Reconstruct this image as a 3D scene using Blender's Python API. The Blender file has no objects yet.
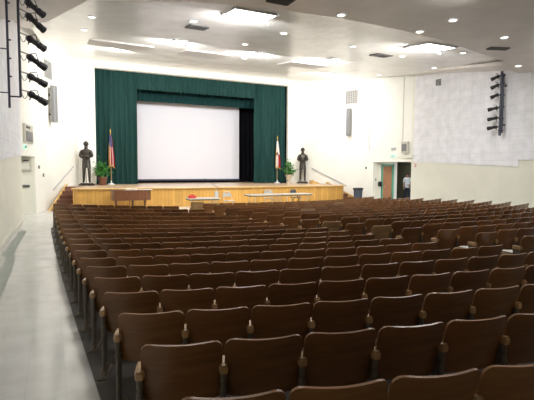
import bpy, math, random
from mathutils import Vector, Matrix
random.seed(7)
S = bpy.context.scene
COL = S.collection
R = math.radians

# ------------------------------------------------------------------ camera
cam_data = bpy.data.cameras.new('camera')
cam = bpy.data.objects.new('camera', cam_data)
COL.objects.link(cam)
cam_data.sensor_width = 36.0
cam_data.lens = 36.0 * 450.7 / 534.0
cam_data.clip_start = 0.05
cam_data.clip_end = 200
yaw, pit, rol = R(25.55), R(3.83), .005
fwd = Vector((math.sin(yaw) * math.cos(pit), math.cos(yaw) * math.cos(pit), -math.sin(pit)))
right = Vector((math.cos(yaw), -math.sin(yaw), 0))
up = right.cross(fwd)
r2 = right * math.cos(rol) + up * math.sin(rol)
u2 = -right * math.sin(rol) + up * math.cos(rol)
m = Matrix((r2, u2, -fwd)).transposed().to_4x4()
m.translation = Vector((-7.566, -24.4, 1.68))
cam.matrix_world = m
S.camera = cam

# ------------------------------------------------------------------ world, exposure
w = bpy.data.worlds.new('world')
S.world = w
w.use_nodes = True
w.node_tree.nodes['Background'].inputs[0].default_value = (.75, .8, .9, 1)
w.node_tree.nodes['Background'].inputs[1].default_value = .3
S.view_settings.view_transform = 'Standard'
S.view_settings.look = 'None'
S.view_settings.gamma = 1
S.view_settings.use_curve_mapping = False
S.view_settings.exposure = 0.03

# ------------------------------------------------------------------ lamps of the hall and added fills
def area(name, loc, aim, sx, sy, power, col=(1, .99, .97), spread=180):
    d = bpy.data.lights.new(name, 'AREA')
    d.shape = 'RECTANGLE'; d.size = sx; d.size_y = sy
    d.energy = power; d.color = col; d.spread = R(spread)
    o = bpy.data.objects.new(name, d); COL.objects.link(o)
    o.location = loc
    o.rotation_euler = (Vector(aim) - Vector(loc)).to_track_quat('-Z', 'Y').to_euler()
    return o
LAMP_A, LAMP_B, FILL_WALL, FILL_SEAT = 400, 270, 150, 50
for x, y in ((-3.0, -13.7), (3.35, -13.45)):
    area('trough_light', (x, y, 5.49), (x * .9, -4, 0), 1.0, .7, LAMP_A)
for x, y in ((-3.45, -8.72), (-.2, -8.35), (2.65, -9.0)):
    area('front_light', (x, y, 6.00), (x, 0, 6.1), .45, .22, LAMP_B)
for x in (-4.9, 4.9):
    area('side_light', (x, -5.0, 6.40), (x * 1.35, -.3, 3.4), .8, .25, FILL_WALL)  # added fill that whitens the splayed walls, no fixture there
for x, y, k in ((-5.6, -17.6, 1.5), (0, -17.6, 2.2), (5.4, -17.6, 2.0), (-5.0, -22.4, .75), (1.0, -22.4, .7), (5.0, -22.4, .8)):
    area('house_light', (x, y, 5.3), (x, y + 1.5, 0), 1.2, .3, FILL_SEAT * k)  # unseen overhead fill added to brighten the seat backs
area('vestibule_light', (9.4, -6.2, 2.28), (9.4, -6.2, 0), .4, .3, 14)  # added fill, lifts the dark vestibule
area('corridor_light', (10.3, -4.4, 2.38), (10.3, -4.4, 0), .4, .3, 14)  # added fill so the man in the corridor is bright
area('recess_light', (-9.2, -6.4, 2.14), (-9.2, -6.4, 0), .3, .3, 7)

# ------------------------------------------------------------------ helpers
def mat(name, col, rough=.6, metal=0, spec=.5, coat=0, noise=None, bump=0, bscale=40, rand=0, emit=None, estr=1):
    M = bpy.data.materials.new(name); M.use_nodes = True
    nt = M.node_tree; b = nt.nodes['Principled BSDF']
    c = (*col, 1)
    b.inputs['Base Color'].default_value = c
    b.inputs['Roughness'].default_value = rough
    b.inputs['Metallic'].default_value = metal
    b.inputs['Specular IOR Level'].default_value = spec
    b.inputs['Coat Weight'].default_value = coat
    b.inputs['Coat Roughness'].default_value = .25
    tc = nt.nodes.new('ShaderNodeTexCoord')
    if noise:
        scale, amt, stretch = noise
        mp = nt.nodes.new('ShaderNodeMapping'); mp.inputs['Scale'].default_value = stretch
        nz = nt.nodes.new('ShaderNodeTexNoise'); nz.inputs['Scale'].default_value = scale
        nz.inputs['Detail'].default_value = 6
        rp = nt.nodes.new('ShaderNodeMapRange')
        rp.inputs['From Min'].default_value = .3; rp.inputs['From Max'].default_value = .7
        rp.inputs['To Min'].default_value = 1 - amt; rp.inputs['To Max'].default_value = 1 + amt
        mx = nt.nodes.new('ShaderNodeVectorMath'); mx.operation = 'SCALE'
        mx.inputs[0].default_value = col
        nt.links.new(tc.outputs['Object'], mp.inputs[0]); nt.links.new(mp.outputs[0], nz.inputs[0])
        nt.links.new(nz.outputs['Fac'], rp.inputs['Value']); nt.links.new(rp.outputs[0], mx.inputs['Scale'])
        last = mx.outputs[0]
        if rand:
            oi = nt.nodes.new('ShaderNodeObjectInfo')
            r3 = nt.nodes.new('ShaderNodeMapRange')
            r3.inputs['To Min'].default_value = 1 - rand; r3.inputs['To Max'].default_value = 1 + rand
            m2 = nt.nodes.new('ShaderNodeVectorMath'); m2.operation = 'SCALE'
            nt.links.new(oi.outputs['Random'], r3.inputs['Value'])
            nt.links.new(last, m2.inputs[0]); nt.links.new(r3.outputs[0], m2.inputs['Scale'])
            last = m2.outputs[0]
        nt.links.new(last, b.inputs['Base Color'])
    if bump:
        n2 = nt.nodes.new('ShaderNodeTexNoise'); n2.inputs['Scale'].default_value = bscale
        n2.inputs['Detail'].default_value = 4
        bp = nt.nodes.new('ShaderNodeBump'); bp.inputs['Strength'].default_value = bump
        bp.inputs['Distance'].default_value = .02
        nt.links.new(tc.outputs['Object'], n2.inputs[0]); nt.links.new(n2.outputs['Fac'], bp.inputs['Height'])
        nt.links.new(bp.outputs[0], b.inputs['Normal'])
    if emit:
        b.inputs['Emission Color'].default_value = (*emit, 1)
        b.inputs['Emission Strength'].default_value = estr
    return M

def grid_mat(name, base, line, sx, sy, width=.02, rough=.4, axis='XY', spec=.5, noise=.05, bump=0):
    """tiles or planks: brick texture in object space"""
    M = bpy.data.materials.new(name); M.use_nodes = True
    nt = M.node_tree; b = nt.nodes['Principled BSDF']
    tc = nt.nodes.new('ShaderNodeTexCoord')
    sp = nt.nodes.new('ShaderNodeSeparateXYZ'); cb = nt.nodes.new('ShaderNodeCombineXYZ')
    nt.links.new(tc.outputs['Object'], sp.inputs[0])
    nt.links.new(sp.outputs[axis[0]], cb.inputs[0]); nt.links.new(sp.outputs[axis[1]], cb.inputs[1])
    br = nt.nodes.new('ShaderNodeTexBrick')
    br.offset = 0; br.inputs['Scale'].default_value = 1
    br.inputs['Brick Width'].default_value = sx; br.inputs['Row Height'].default_value = sy
    br.inputs['Mortar Size'].default_value = width
    br.inputs['Color1'].default_value = (*[c * (1 + noise) for c in base], 1)
    br.inputs['Color2'].default_value = (*[c * (1 - noise) for c in base], 1)
    br.inputs['Mortar'].default_value = (*line, 1)
    nt.links.new(cb.outputs[0], br.inputs[0])
    nz = nt.nodes.new('ShaderNodeTexNoise'); nz.inputs['Scale'].default_value = 3; nz.inputs['Detail'].default_value = 5
    nt.links.new(tc.outputs['Object'], nz.inputs[0])
    rp = nt.nodes.new('ShaderNodeMapRange'); rp.inputs['To Min'].default_value = .8; rp.inputs['To Max'].default_value = 1.2
    nt.links.new(nz.outputs['Fac'], rp.inputs['Value'])
    mx = nt.nodes.new('ShaderNodeVectorMath'); mx.operation = 'SCALE'
    nt.links.new(br.outputs['Color'], mx.inputs[0]); nt.links.new(rp.outputs[0], mx.inputs['Scale'])
    nt.links.new(mx.outputs[0], b.inputs['Base Color'])
    b.inputs['Roughness'].default_value = rough
    b.inputs['Specular IOR Level'].default_value = spec
    if bump:
        n3 = nt.nodes.new('ShaderNodeTexNoise'); n3.inputs['Scale'].default_value = 2.2; n3.inputs['Detail'].default_value = 2
        nt.links.new(tc.outputs['Object'], n3.inputs[0])
        bp = nt.nodes.new('ShaderNodeBump'); bp.inputs['Strength'].default_value = bump; bp.inputs['Distance'].default_value = .03
        nt.links.new(n3.outputs['Fac'], bp.inputs['Height']); nt.links.new(bp.outputs[0], b.inputs['Normal'])
    return M

class MB:
    def __init__(s): s.v = []; s.f = []; s.mi = []; s.cur = 0
    def add(s, vs, fs):
        n = len(s.v); s.v += [tuple(p) for p in vs]
        for f in fs: s.f.append(tuple(i + n for i in f)); s.mi.append(s.cur)
        return s
    def box(s, lo, hi, rot=None, bev=0):
        x0, y0, z0 = lo; x1, y1, z1 = hi
        vs = [Vector((x, y, z)) for z in (z0, z1) for x, y in ((x0, y0), (x1, y0), (x1, y1), (x0, y1))]
        if rot is not None: vs = [rot @ p for p in vs]
        return s.add(vs, [(3, 2, 1, 0), (4, 5, 6, 7), (0, 1, 5, 4), (1, 2, 6, 5), (2, 3, 7, 6), (3, 0, 4, 7)])
    def tube(s, pts, r, n=8, cap=True):
        pts = [Vector(p) for p in pts]
        rr = r if isinstance(r, (list, tuple)) else [r] * len(pts)
        rings = []
        for i, p in enumerate(pts):
            d = (pts[min(i + 1, len(pts) - 1)] - pts[max(i - 1, 0)]).normalized()
            a = Vector((0, 0, 1)) if abs(d.z) < .9 else Vector((1, 0, 0))
            u = d.cross(a).normalized(); v = d.cross(u)
            rings.append([p + (u * math.cos(t) + v * math.sin(t)) * rr[i] for t in [2 * math.pi * k / n for k in range(n)]])
        vs = [q for rg in rings for q in rg]; fs = []
        for i in range(len(pts) - 1):
            for k in range(n):
                a, b_ = i * n + k, i * n + (k + 1) % n
                fs.append((a, a + n, b_ + n, b_))
        if cap: fs.append(tuple(range(n))); fs.append(tuple(reversed(range(len(vs) - n, len(vs)))))
        return s.add(vs, fs)
    def lathe(s, prof, c=(0, 0, 0), n=16, ex=1, ey=1):
        vs = [(c[0] + r * ex * math.cos(2 * math.pi * k / n), c[1] + r * ey * math.sin(2 * math.pi * k / n), c[2] + z) for r, z in prof for k in range(n)]
        fs = []
        for i in range(len(prof) - 1):
            for k in range(n):
                a, b_ = i * n + k, i * n + (k + 1) % n
                fs.append((a, b_, b_ + n, a + n))
        fs.append(tuple(reversed(range(n)))); fs.append(tuple(range(len(vs) - n, len(vs))))
        return s.add(vs, fs)
    def prism(s, poly, z0, z1, f=None):
        """poly in 2D, extruded along the third axis; f maps (a,b,h) to xyz"""
        f = f or (lambda a, b, h: (a, b, h))
        n = len(poly)
        vs = [f(a, b, z0) for a, b in poly] + [f(a, b, z1) for a, b in poly]
        fs = [tuple(reversed(range(n))), tuple(range(n, 2 * n))] + [(i, (i + 1) % n, (i + 1) % n + n, i + n) for i in range(n)]
        return s.add(vs, fs)
    def sphere(s, c, rx, ry=None, rz=None, n=12, m_=8):
        ry = ry or rx; rz = rz or rx
        prof = [(max(.001, math.sin(math.pi * i / m_)), -math.cos(math.pi * i / m_)) for i in range(m_ + 1)]
        vs = [(c[0] + rx * r * math.cos(2 * math.pi * k / n), c[1] + ry * r * math.sin(2 * math.pi * k / n), c[2] + rz * z) for r, z in prof for k in range(n)]
        fs = []
        for i in range(m_):
            for k in range(n):
                a, b_ = i * n + k, i * n + (k + 1) % n
                fs.append((a, b_, b_ + n, a + n))
        return s.add(vs, fs)
    def sheet(s, fn, nu, nv, th):
        """fn(u,v)->(point, normal); closed thin solid"""
        A = []; B = []
        for i in range(nu + 1):
            for j in range(nv + 1):
                p, nn = fn(i / nu, j / nv); p = Vector(p); nn = Vector(nn)
                A.append(p + nn * th / 2); B.append(p - nn * th / 2)
        W = nv + 1; o = len(A); fs = []
        for i in range(nu):
            for j in range(nv):
                a = i * W + j
                fs.append((a, a + W, a + W + 1, a + 1)); fs.append((o + a, o + a + 1, o + a + W + 1, o + a + W))
        for i in range(nu):
            a = i * W; fs.append((a, o + a, o + a + W, a + W))
            a = i * W + nv; fs.append((a, a + W, o + a + W, o + a))
        for j in range(nv):
            a = j; fs.append((a, a + 1, o + a + 1, o + a))
            a = nu * W + j; fs.append((a, o + a, o + a + 1, a + 1))
        return s.add(A + B, fs)
    def mesh(s, name, mats, smooth=False):
        me = bpy.data.meshes.new(name); me.from_pydata(s.v, [], s.f)
        for q in (mats if isinstance(mats, (list, tuple)) else [mats]): me.materials.append(q)
        me.polygons.foreach_set('material_index', s.mi)
        me.validate(); me.update()
        import bmesh
        bm = bmesh.new(); bm.from_mesh(me)
        bmesh.ops.recalc_face_normals(bm, faces=bm.faces)
        bm.to_mesh(me); bm.free()
        if smooth:
            me.polygons.foreach_set('use_smooth', [True] * len(me.polygons))
            try: me.set_sharp_from_angle(angle=R(40))
            except Exception: pass
        return me
    def build(s, name, mats, parent=None, smooth=False, loc=None):
        o = bpy.data.objects.new(name, s.mesh(name, mats, smooth)); COL.objects.link(o)
        if parent is not None: o.parent = parent
        if loc: o.location = loc
        return o

def tag(o, label=None, cat=None, group=None, kind=None):
    if label: o['label'] = label
    if cat: o['category'] = cat
    if group: o['group'] = group
    if kind: o['kind'] = kind
    return o
def thing(name, label, cat, loc=(0, 0, 0), rz=0, group=None):
    o = bpy.data.objects.new(name, None); COL.objects.link(o)
    o.empty_display_size = .2
    o.location = loc; o.rotation_euler = (0, 0, rz)
    return tag(o, label, cat, group)
def struct(o, label=None): return tag(o, label, None, None, 'structure')
def copy_tree(o, parent=None):
    c = o.copy(); COL.objects.link(c)
    if parent is not None: c.parent = parent
    for ch in list(o.children): copy_tree(ch, c)
    return c

# ------------------------------------------------------------------ materials
M = {}
M['wall'] = mat('cream_paint', (.80, .79, .68), .55, noise=(1.5, .03, (1, 1, 1)), bump=.15, bscale=9)
M['wall_front'] = mat('warm_white_paint', (.87, .86, .79), .5, noise=(1.5, .03, (1, 1, 1)), bump=.1, bscale=9)
M['panel'] = grid_mat('acoustic_tile', (.83, .83, .86), (.75, .75, .78), .6, .3, .010, .6, 'YZ', noise=.015)
M['ceil'] = mat('glossy_plaster', (.82, .80, .77), .27, spec=.6, noise=(1.6, .06, (1, 1, 1)), bump=.9, bscale=2.2)
M['ceil_rear'] = mat('greyish_plaster', (.80, .75, .70), .42, noise=(1.4, .06, (1, 1, 1)), bump=.4, bscale=2.5)
M['aisle'] = grid_mat('waxed_vinyl_tile', (.70, .70, .68), (.64, .64, .62), .3, .3, .004, .13, 'XY', noise=.02, bump=.12)
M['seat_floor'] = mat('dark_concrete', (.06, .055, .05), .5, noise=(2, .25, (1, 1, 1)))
M['green_border'] = mat('green_grey_vinyl', (.28, .33, .31), .3, noise=(2, .1, (1, 1, 1)))
M['base'] = mat('white_baseboard', (.74, .73, .64), .45)
M['wood_back'] = mat('brown_plywood', (.225, .098, .030), .38, coat=.35, noise=(3.5, .22, (1, 1, 6)), rand=.22)
M['wood_back_light'] = mat('worn_tan_plywood', (.34, .21, .09), .4, coat=.2, noise=(3.5, .22, (1, 1, 6)), rand=.1)  # paler tan puts light reflecting off some seat backs into the colour
M['wood_arm'] = mat('honey_armrest_wood', (.46, .27, .12), .28, coat=.5, noise=(6, .15, (1, 4, 1)), rand=.2)
M['iron'] = mat('grey_brown_cast_iron', (.15, .125, .095), .45, metal=.3, noise=(9, .2, (1, 1, 1)))
M['oak'] = grid_mat('golden_oak_boards', (.58, .32, .075), (.38, .19, .04), .16, 3.0, .006, .35, 'XZ', noise=.10)
M['oak_trim'] = mat('golden_oak_trim', (.60, .37, .13), .35, noise=(4, .12, (1, 1, 5)))
M['oak_floor'] = mat('pale_stage_boards', (.66, .48, .32), .25, noise=(3, .08, (1, 6, 1)))
M['tread'] = mat('dark_red_brown_tread', (.13, .05, .03), .5, noise=(4, .15, (1, 1, 1)))
M['riser'] = mat('red_brown_riser', (.20, .085, .05), .5, noise=(4, .15, (1, 1, 1)))
M['green'] = mat('green_velour', (.016, .056, .050), .9, spec=.2, noise=(3, .15, (4, 1, .3)))
M['green_dark'] = mat('dark_green_velour', (.006, .035, .035), .9, spec=.2)
M['black_cloth'] = mat('black_stage_cloth', (.006, .006, .009), .95, spec=.1)
M['screen'] = mat('screen_fabric', (.74, .74, .80), .7)
M['black'] = mat('black_metal', (.012, .012, .014), .5)
M['navy'] = mat('dark_blue_steel', (.022, .026, .05), .45)
M['bronze'] = mat('dark_bronze', (.055, .05, .042), .38, metal=.75, noise=(7, .35, (1, 1, 1)), bump=.3, bscale=14)
M['grey'] = mat('mid_grey_metal', (.20, .20, .20), .5)
M['grey_light'] = mat('light_grey_metal', (.52, .53, .55), .4, metal=.3)
M['white'] = mat('white_enamel', (.8, .8, .8), .4)
M['cream_box'] = mat('beige_enamel', (.56, .53, .46), .5)
M['vent_dark'] = mat('shadow_grey_vent', (.07, .065, .06), .6)  # one dark grey for vents and small fittings
M['leaf'] = mat('plant_leaf', (.05, .20, .03), .45, noise=(5, .4, (1, 1, 1)))
M['terracotta'] = mat('terracotta', (.16, .065, .035), .6)
M['basket'] = mat('tan_ceramic', (.55, .46, .34), .5)
M['gold'] = mat('gold_fringe', (.75, .48, .08), .4, metal=.3)
M['pole'] = mat('varnished_flagpole', (.45, .33, .16), .35)
M['flag_red'] = mat('flag_red', (.42, .012, .02), .7)
M['flag_white'] = mat('flag_white', (.78, .76, .76), .7)
M['flag_blue'] = mat('flag_blue', (.03, .05, .22), .7)
M['piano'] = mat('walnut_piano', (.16, .06, .025), .3, coat=.4, noise=(3, .2, (5, 1, 1)))
M['ivory'] = mat('ivory_paper', (.80, .78, .72), .5)
M['table'] = mat('tan_laminate', (.66, .60, .50), .4)
M['steel'] = mat('folding_steel', (.50, .49, .46), .35, metal=.5)
M['red'] = mat('red_plastic', (.60, .04, .03), .5)
M['bin'] = mat('blue_grey_plastic', (.05, .065, .09), .5)
M['liner'] = mat('black_bin_liner', (.02, .02, .03), .3)
M['door_wood'] = mat('orange_brown_door', (.42, .20, .11), .4, noise=(2.5, .12, (6, 1, .6)))
M['door_green'] = mat('green_door_frame', (.13, .42, .30), .45)
M['corridor'] = mat('olive_corridor_paint', (.12, .12, .08), .7)
M['skin'] = mat('skin', (.45, .25, .17), .5)
M['shirt'] = mat('pale_blue_shirt', (.74, .79, .88), .7)
M['trousers'] = mat('navy_trousers', (.02, .025, .05), .8)
M['hair'] = mat('dark_brown_hair', (.03, .02, .012), .6)
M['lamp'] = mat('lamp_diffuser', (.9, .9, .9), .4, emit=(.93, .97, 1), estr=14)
M['downlamp'] = mat('downlight_lens', (.9, .9, .9), .4, emit=(1, .93, .82), estr=4)
M['slot'] = mat('grey_ceiling_panel', (.46, .44, .42), .6)
M['exit'] = mat('exit_sign_face', (.62, .80, .72), .4, emit=(.55, .95, .75), estr=.35)
M['exit_letters'] = mat('exit_letters', (.03, .38, .25), .5)
M['fire_red'] = mat('alarm_red', (.55, .03, .04), .4)

# ------------------------------------------------------------------ floor heights
def interp(x, xs, ys):
    if x <= xs[0]: return ys[0]
    for i in range(len(xs) - 1):
        if x <= xs[i + 1]:
            t = (x - xs[i]) / (xs[i + 1] - xs[i]); return ys[i] + t * (ys[i + 1] - ys[i])
    return ys[-1]
def sstep(t): t = max(0, min(1, t)); return t * t * (3 - 2 * t)
YS = [-27, -24.4, -23, -22, -20, -18, -16, -14, -12, -10, -8, -5.5]
LEFT = [.80, .79, .75, .70, .61, .52, .46, .45, .53, .62, .66, .76]
CENT = [.80, .79, .77, .75, .72, .67, .63, .60, .57, .55, .58, .76]
def floor_z(x, y):
    xe = -1.5 - .18 * (y + 20)
    t = sstep((x - xe + .1) / .8)
    return interp(y, YS, LEFT) * (1 - t) + interp(y, YS, CENT) * t - .76

# ------------------------------------------------------------------ setting: floor
XW = lambda y: -interp(y, [-27, -13, -12.9, -7.35], [8.62, 8.62, 8.70, 8.46])
mb = MB(); nx, ny = 68, 84
x0, x1, y0, y1 = -9.9, 11.6, -27.2, -2.2
for j in range(ny + 1):
    for i in range(nx + 1):
        x = x0 + (x1 - x0) * i / nx; y = y0 + (y1 - y0) * j / ny
        mb.v.append((x, y, floor_z(x, y)))
for j in range(ny):
    for i in range(nx):
        a = j * (nx + 1) + i; mb.f.append((a, a + 1, a + nx + 2, a + nx + 1)); mb.mi.append(0)
floor = struct(mb.build('floor', M['aisle'], smooth=True))
# dark painted concrete under the seat blocks, laid as a thin skin following the floor
def skin_patch(name, left, right_, ya, yb, n, m_):
    q = MB()
    for dz in (.012, .002):
        for j in range(n + 1):
            y = ya + (yb - ya) * j / n
            for i in range(m_ + 1):
                x = left(y) + (right_(y) - left(y)) * i / m_
                q.v.append((x, y, floor_z(x, y) + dz))
    W = m_ + 1; o = (n + 1) * W
    for j in range(n):
        for i in range(m_):
            a = j * W + i; q.f.append((a, a + 1, a + W + 1, a + W)); q.f.append((o + a, o + a + W, o + a + W + 1, o + a + 1)); q.mi += [0, 0]
    return q
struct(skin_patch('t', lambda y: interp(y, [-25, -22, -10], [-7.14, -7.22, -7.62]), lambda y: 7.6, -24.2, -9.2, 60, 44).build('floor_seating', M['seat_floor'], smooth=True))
struct(skin_patch('t', lambda y: XW(y) + .12, lambda y: XW(y) + .30, -26, -9.6, 60, 3).build('floor_border', M['green_border'], smooth=True))

# ------------------------------------------------------------------ setting: walls
H0 = -.6
def wall_poly(q, p, s, za0, za1, zb0, zb1, th=.2, side=1):
    """vertical slab between plan points p and s, bottom/top at each end; thickness to the side"""
    p = Vector((p[0], p[1], 0)); s = Vector((s[0], s[1], 0))
    d = (s - p).normalized(); n = Vector((-d.y, d.x, 0)) * side * th
    vs = [p + Vector((0, 0, za0)), s + Vector((0, 0, zb0)), s + Vector((0, 0, zb1)), p + Vector((0, 0, za1))]
    vs += [v + n for v in vs]
    q.add(vs, [(0, 1, 2, 3), (7, 6, 5, 4), (0, 4, 5, 1), (1, 5, 6, 2), (2, 6, 7, 3), (3, 7, 4, 0)])
P0, P1, P2, P3 = (8.46, -7.35), (8.0, -5.0), (7.75, -3.9), (6.3, 0)
for sgn, side in ((-1, 'left'), (1, 'right')):
    q = MB()
    sd = -sgn
    f = lambda p: (p[0] * sgn, p[1])
    P1 = (8.0, -5.0) if sgn > 0 else (8.10, -5.35)
    # side wall beside the seating, with the doorway cut at the corner
    wall_poly(q, f((8.66 if sgn < 0 else 8.5, -27)), f((8.66 if sgn < 0 else 8.5, -13.0)), H0, 7.6, H0, 7.6, side=sd)
    wall_poly(q, f((8.74 if sgn < 0 else 8.5, -13.0)), f(P0), H0, 7.6, H0, 7.6, side=sd)
    struct(q.build('wall_' + side, M['wall']))
    for nm_, a_, b_, z_, m_ in (('doorway', P0, P1, 2.12, 'wall_front'), ('bend', P1, P2, H0, 'wall_front'), ('splay', P2, P3, H0, 'wall_front'), ('return', P3, (5.5, 0), H0, 'wall_front')):
        q = MB(); wall_poly(q, f(a_), f(b_), z_, 7.6, z_, 7.6, side=sd)
        struct(q.build('wall_%s_%s' % (side, nm_), M[m_]))
    # acoustic panel fields on the side wall, their lower edges at two heights
    q = MB()
    xr, xm, xf = (8.62, 8.70, 8.47) if sgn < 0 else (8.5, 8.5, 8.465)
    def field(pts, dpt):
        vs = [(sgn * (x - dpt), y, z) for x, y, z in pts] + [(sgn * (x + .02), y, z) for x, y, z in pts]
        q.add(vs, [(0, 1, 2, 3), (7, 6, 5, 4), (0, 4, 5, 1), (1, 5, 6, 2), (2, 6, 7, 3), (3, 7, 4, 0)])
    field([(xr, -26.5, 2.10), (xr, -13.0, 2.10), (xr, -13.0, 7), (xr, -26.5, 7)], .05)
    field([(xm, -13.0, 1.84), (xf, -7.5, 2.12), (xf, -7.5, 7), (xm, -13.0, 7)], .035)
    struct(q.build('wall_%s_panel' % side, M['panel']))
q = MB(); wall_poly(q, (-9.5, -27), (9.5, -27), H0, 7.6, H0, 7.6, side=-1)
struct(q.build('wall_rear', M['wall']))
# lip above the proscenium opening, and the header wall above it
q = MB(); q.box((-5.5, 0, 6.74), (5.5, .25, 7.7)); q.box((-6.35, -.12, 6.78), (6.35, -.001, 7.5))
struct(q.build('wall_front_header', M['wall_front']))

# baseboards
q = MB()
for (ya, yb, x) in ((-27, -13.0, -8.62), (-12.98, -7.4, None)):
    n = 14
    for k in range(n):
        a = ya + (yb - ya) * k / n; b = ya + (yb - ya) * (k + 1) / n
        xa = x if x else -interp(a, [-13, -7.35], [8.70, 8.46]); xb = x if x else -interp(b, [-13, -7.35], [8.70, 8.46])
        xa += .0; xb += .0
        za, zb = floor_z(xa, a), floor_z(xb, b)
        vs = []
        for (xx, yy, zz) in ((xa, a, za), (xb, b, zb)):
            vs += [(xx - .06, yy, zz - .02), (xx + .035, yy, zz - .02), (xx + .035, yy, zz + .13), (xx + .01, yy, zz + .16), (xx - .06, yy, zz + .16)]
        q.add(vs, [(i, (i + 1) % 5, (i + 1) % 5 + 5, i + 5) for i in range(5)] + [(4, 3, 2, 1, 0), (5, 6, 7, 8, 9)])
struct(q.build('baseboard_left', M['base']))
q = MB()
for k in range(24):
    a = -27 + 19.6 * k / 24; b = -27 + 19.6 * (k + 1) / 24
    vs = []
    for yy in (a, b):
        zz = floor_z(8.46, yy); vs += [(8.55, yy, zz - .02), (8.44, yy, zz - .02), (8.44, yy, zz + .15), (8.55, yy, zz + .15)]
    q.add(vs, [(0, 1, 5, 4), (1, 2, 6, 5), (2, 3, 7, 6), (3, 2, 1, 0), (4, 5, 6, 7)])
struct(q.build('baseboard_right', M['base']))

# ------------------------------------------------------------------ setting: ceiling
def czf(y): return 6.28 + .11 * (y + 7.3)
q = MB()
fold = [(-6.9, -13.2), (-6.3, -13.9), (-4.7, -14.5), (-3.1, -14.9), (-1.2, -15.08), (.8, -15.0), (2.5, -14.78), (4.0, -14.43), (6.15, -13.95), (6.9, -13.3)]
edge_r = [(7.24, -13.0), (7.56, -10.67), (8.03, -7.43), (7.75, -3.9), (6.45, .2)]
poly = fold + edge_r + [(-x, y) for x, y in reversed(edge_r)]
n = len(poly)
q.add([(x, y, czf(y)) for x, y in poly] + [(x, y, czf(y) + .35) for x, y in poly], [tuple(range(n)), tuple(reversed(range(n, 2 * n)))] + [(i, i + n, (i + 1) % n + n, (i + 1) % n) for i in range(n)])
struct(q.build('ceiling', M['ceil']))
q = MB()
# rear ceiling, flat, a step lower than the front one
fr = [(-9.2, -11.2), (-7.6, -11.5), (-6.75, -13.6)] + fold[2:-1] + [(6.9, -13.3), (9.2, -12.7)]
poly = fr + [(9.2, -27.2), (-9.2, -27.2)]
n = len(poly)
q.add([(x, y, 5.35) for x, y in poly] + [(x, y, 5.7) for x, y in poly], [tuple(range(n)), tuple(reversed(range(n, 2 * n)))] + [(i, i + n, (i + 1) % n + n, (i + 1) % n) for i in range(n)])
# strips between the hung ceiling and the side walls
for sg in (-1, 1):
    st = [(6.9, -13.4), (9.2, -13.4), (9.2, -6.9), (7.9, -6.9)] if sg > 0 else [(7.2, -11.9), (9.2, -11.9), (9.2, -6.9), (7.9, -6.9)]
    st = [(x * sg, y) for x, y in st]
    zz = lambda y: 5.42 + (y + 13.4) / 6.5 * .98
    q.add([(x, y, zz(y)) for x, y in st] + [(x, y, zz(y) + .1) for x, y in st], [(0, 1, 2, 3), (7, 6, 5, 4), (0, 4, 5, 1), (1, 5, 6, 2), (2, 6, 7, 3), (3, 7, 4, 0)])
struct(q.build('ceiling_rear', M['ceil_rear']))
for sg, nm in ((-1, 1), (1, 2)):
    q = MB()
    pts = [(7.24, -13.0), (7.56, -10.67), (8.03, -7.43)] if sg > 0 else [(7.6, -10.4), (8.03, -7.43)]
    q.tube([(x * sg, y, czf(y) - .02) for x, y in pts], .035, 6)
    struct(q.build('trim_%d' % nm, M['base']))
q = MB(); q.tube([(-6.4, -.1, 6.77), (6.4, -.1, 6.77)], .03, 6)
struct(q.build('trim_3', M['base']))

# ------------------------------------------------------------------ vestibules behind the two doorways
# right: back wall with a wooden door and a corridor opening
VY = -4.95
q = MB()
q.box((8.02, VY, -.4), (8.60, VY + .12, 2.6)); q.box((8.60, VY, 2.0), (9.50, VY + .12, 2.6))
q.box((9.48, VY, -.4), (9.66, VY + .12, 2.6)); q.box((9.66, VY, 2.15), (11.6, VY + .12, 2.6))
q.box((8.6, -7.6, -.4), (11.6, -7.45, 2.6)); q.box((11.5, -7.6, -.4), (11.6, VY, 2.6))
q.box((8.3, -7.55, 2.3), (11.6, VY + .1, 2.42))
struct(q.build('wall_vestibule', M['wall']))
q = MB(); q.box((9.5, VY + .12, -.4), (9.6, -2.2, 2.6)); q.box((11.5, VY + .0, -.4), (11.6, -2.2, 2.6)); q.box((9.5, -2.3, -.4), (11.6, -2.2, 2.6)); q.box((9.5, VY + .12, 2.42), (11.6, -2.2, 2.55))
struct(q.build('wall_corridor', M['corridor']))
q = MB(); q.box((9.48, VY - .03, -.3), (9.68, VY + .16, 2.2)); q.box((8.56, VY - .02, 2.02), (9.5, VY + .14, 2.10))
struct(q.build('trim_4', M['white']))
d = MB().box((8.70, VY + .02, -.15), (9.36, VY + .07, 1.94)).build('door_1', M['door_wood']); struct(d)
q = MB(); q.box((8.65, VY - .03, -.2), (8.71, VY + .10, 2.02)); q.box((9.35, VY - .03, -.2), (9.46, VY + .10, 2.02)); q.box((8.62, VY - .03, 1.93), (9.46, VY + .10, 2.02))
q.build('door_frame', M['door_green'], d)
q = MB(); q.tube([(8.76, VY + .02, .82), (8.76, VY - .04, .82), (8.86, VY - .04, .82)], .015, 8); q.build('door_handle', M['steel'], d, True)
q = MB()  # sloping stair soffit seen inside the dark corridor
q.prism([(-.3, 0), (.9, 0), (-.3, 1.2)], 9.35, 9.6, lambda a, b, h: (h + .5 + a * .9, -3.6 + (h - 9.35), b - .2))
struct(q.build('trim_5', M['black']))
# left: recess
q = MB()
q.box((-9.9, -5.42, -.4), (-8.14, -5.3, 2.6)); q.box((-9.9, -7.5, -.4), (-9.8, -5.3, 2.6)); q.box((-9.9, -7.55, -.4), (-8.72, -7.4, 2.6)); q.box((-9.9, -7.5, 2.18), (-8.62, -5.3, 2.3))
struct(q.build('wall_recess', M['wall']))
q = MB()
q.box((-8.30, -7.5, 2.08), (-8.20, -5.4, 2.20)) if False else None
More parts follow.
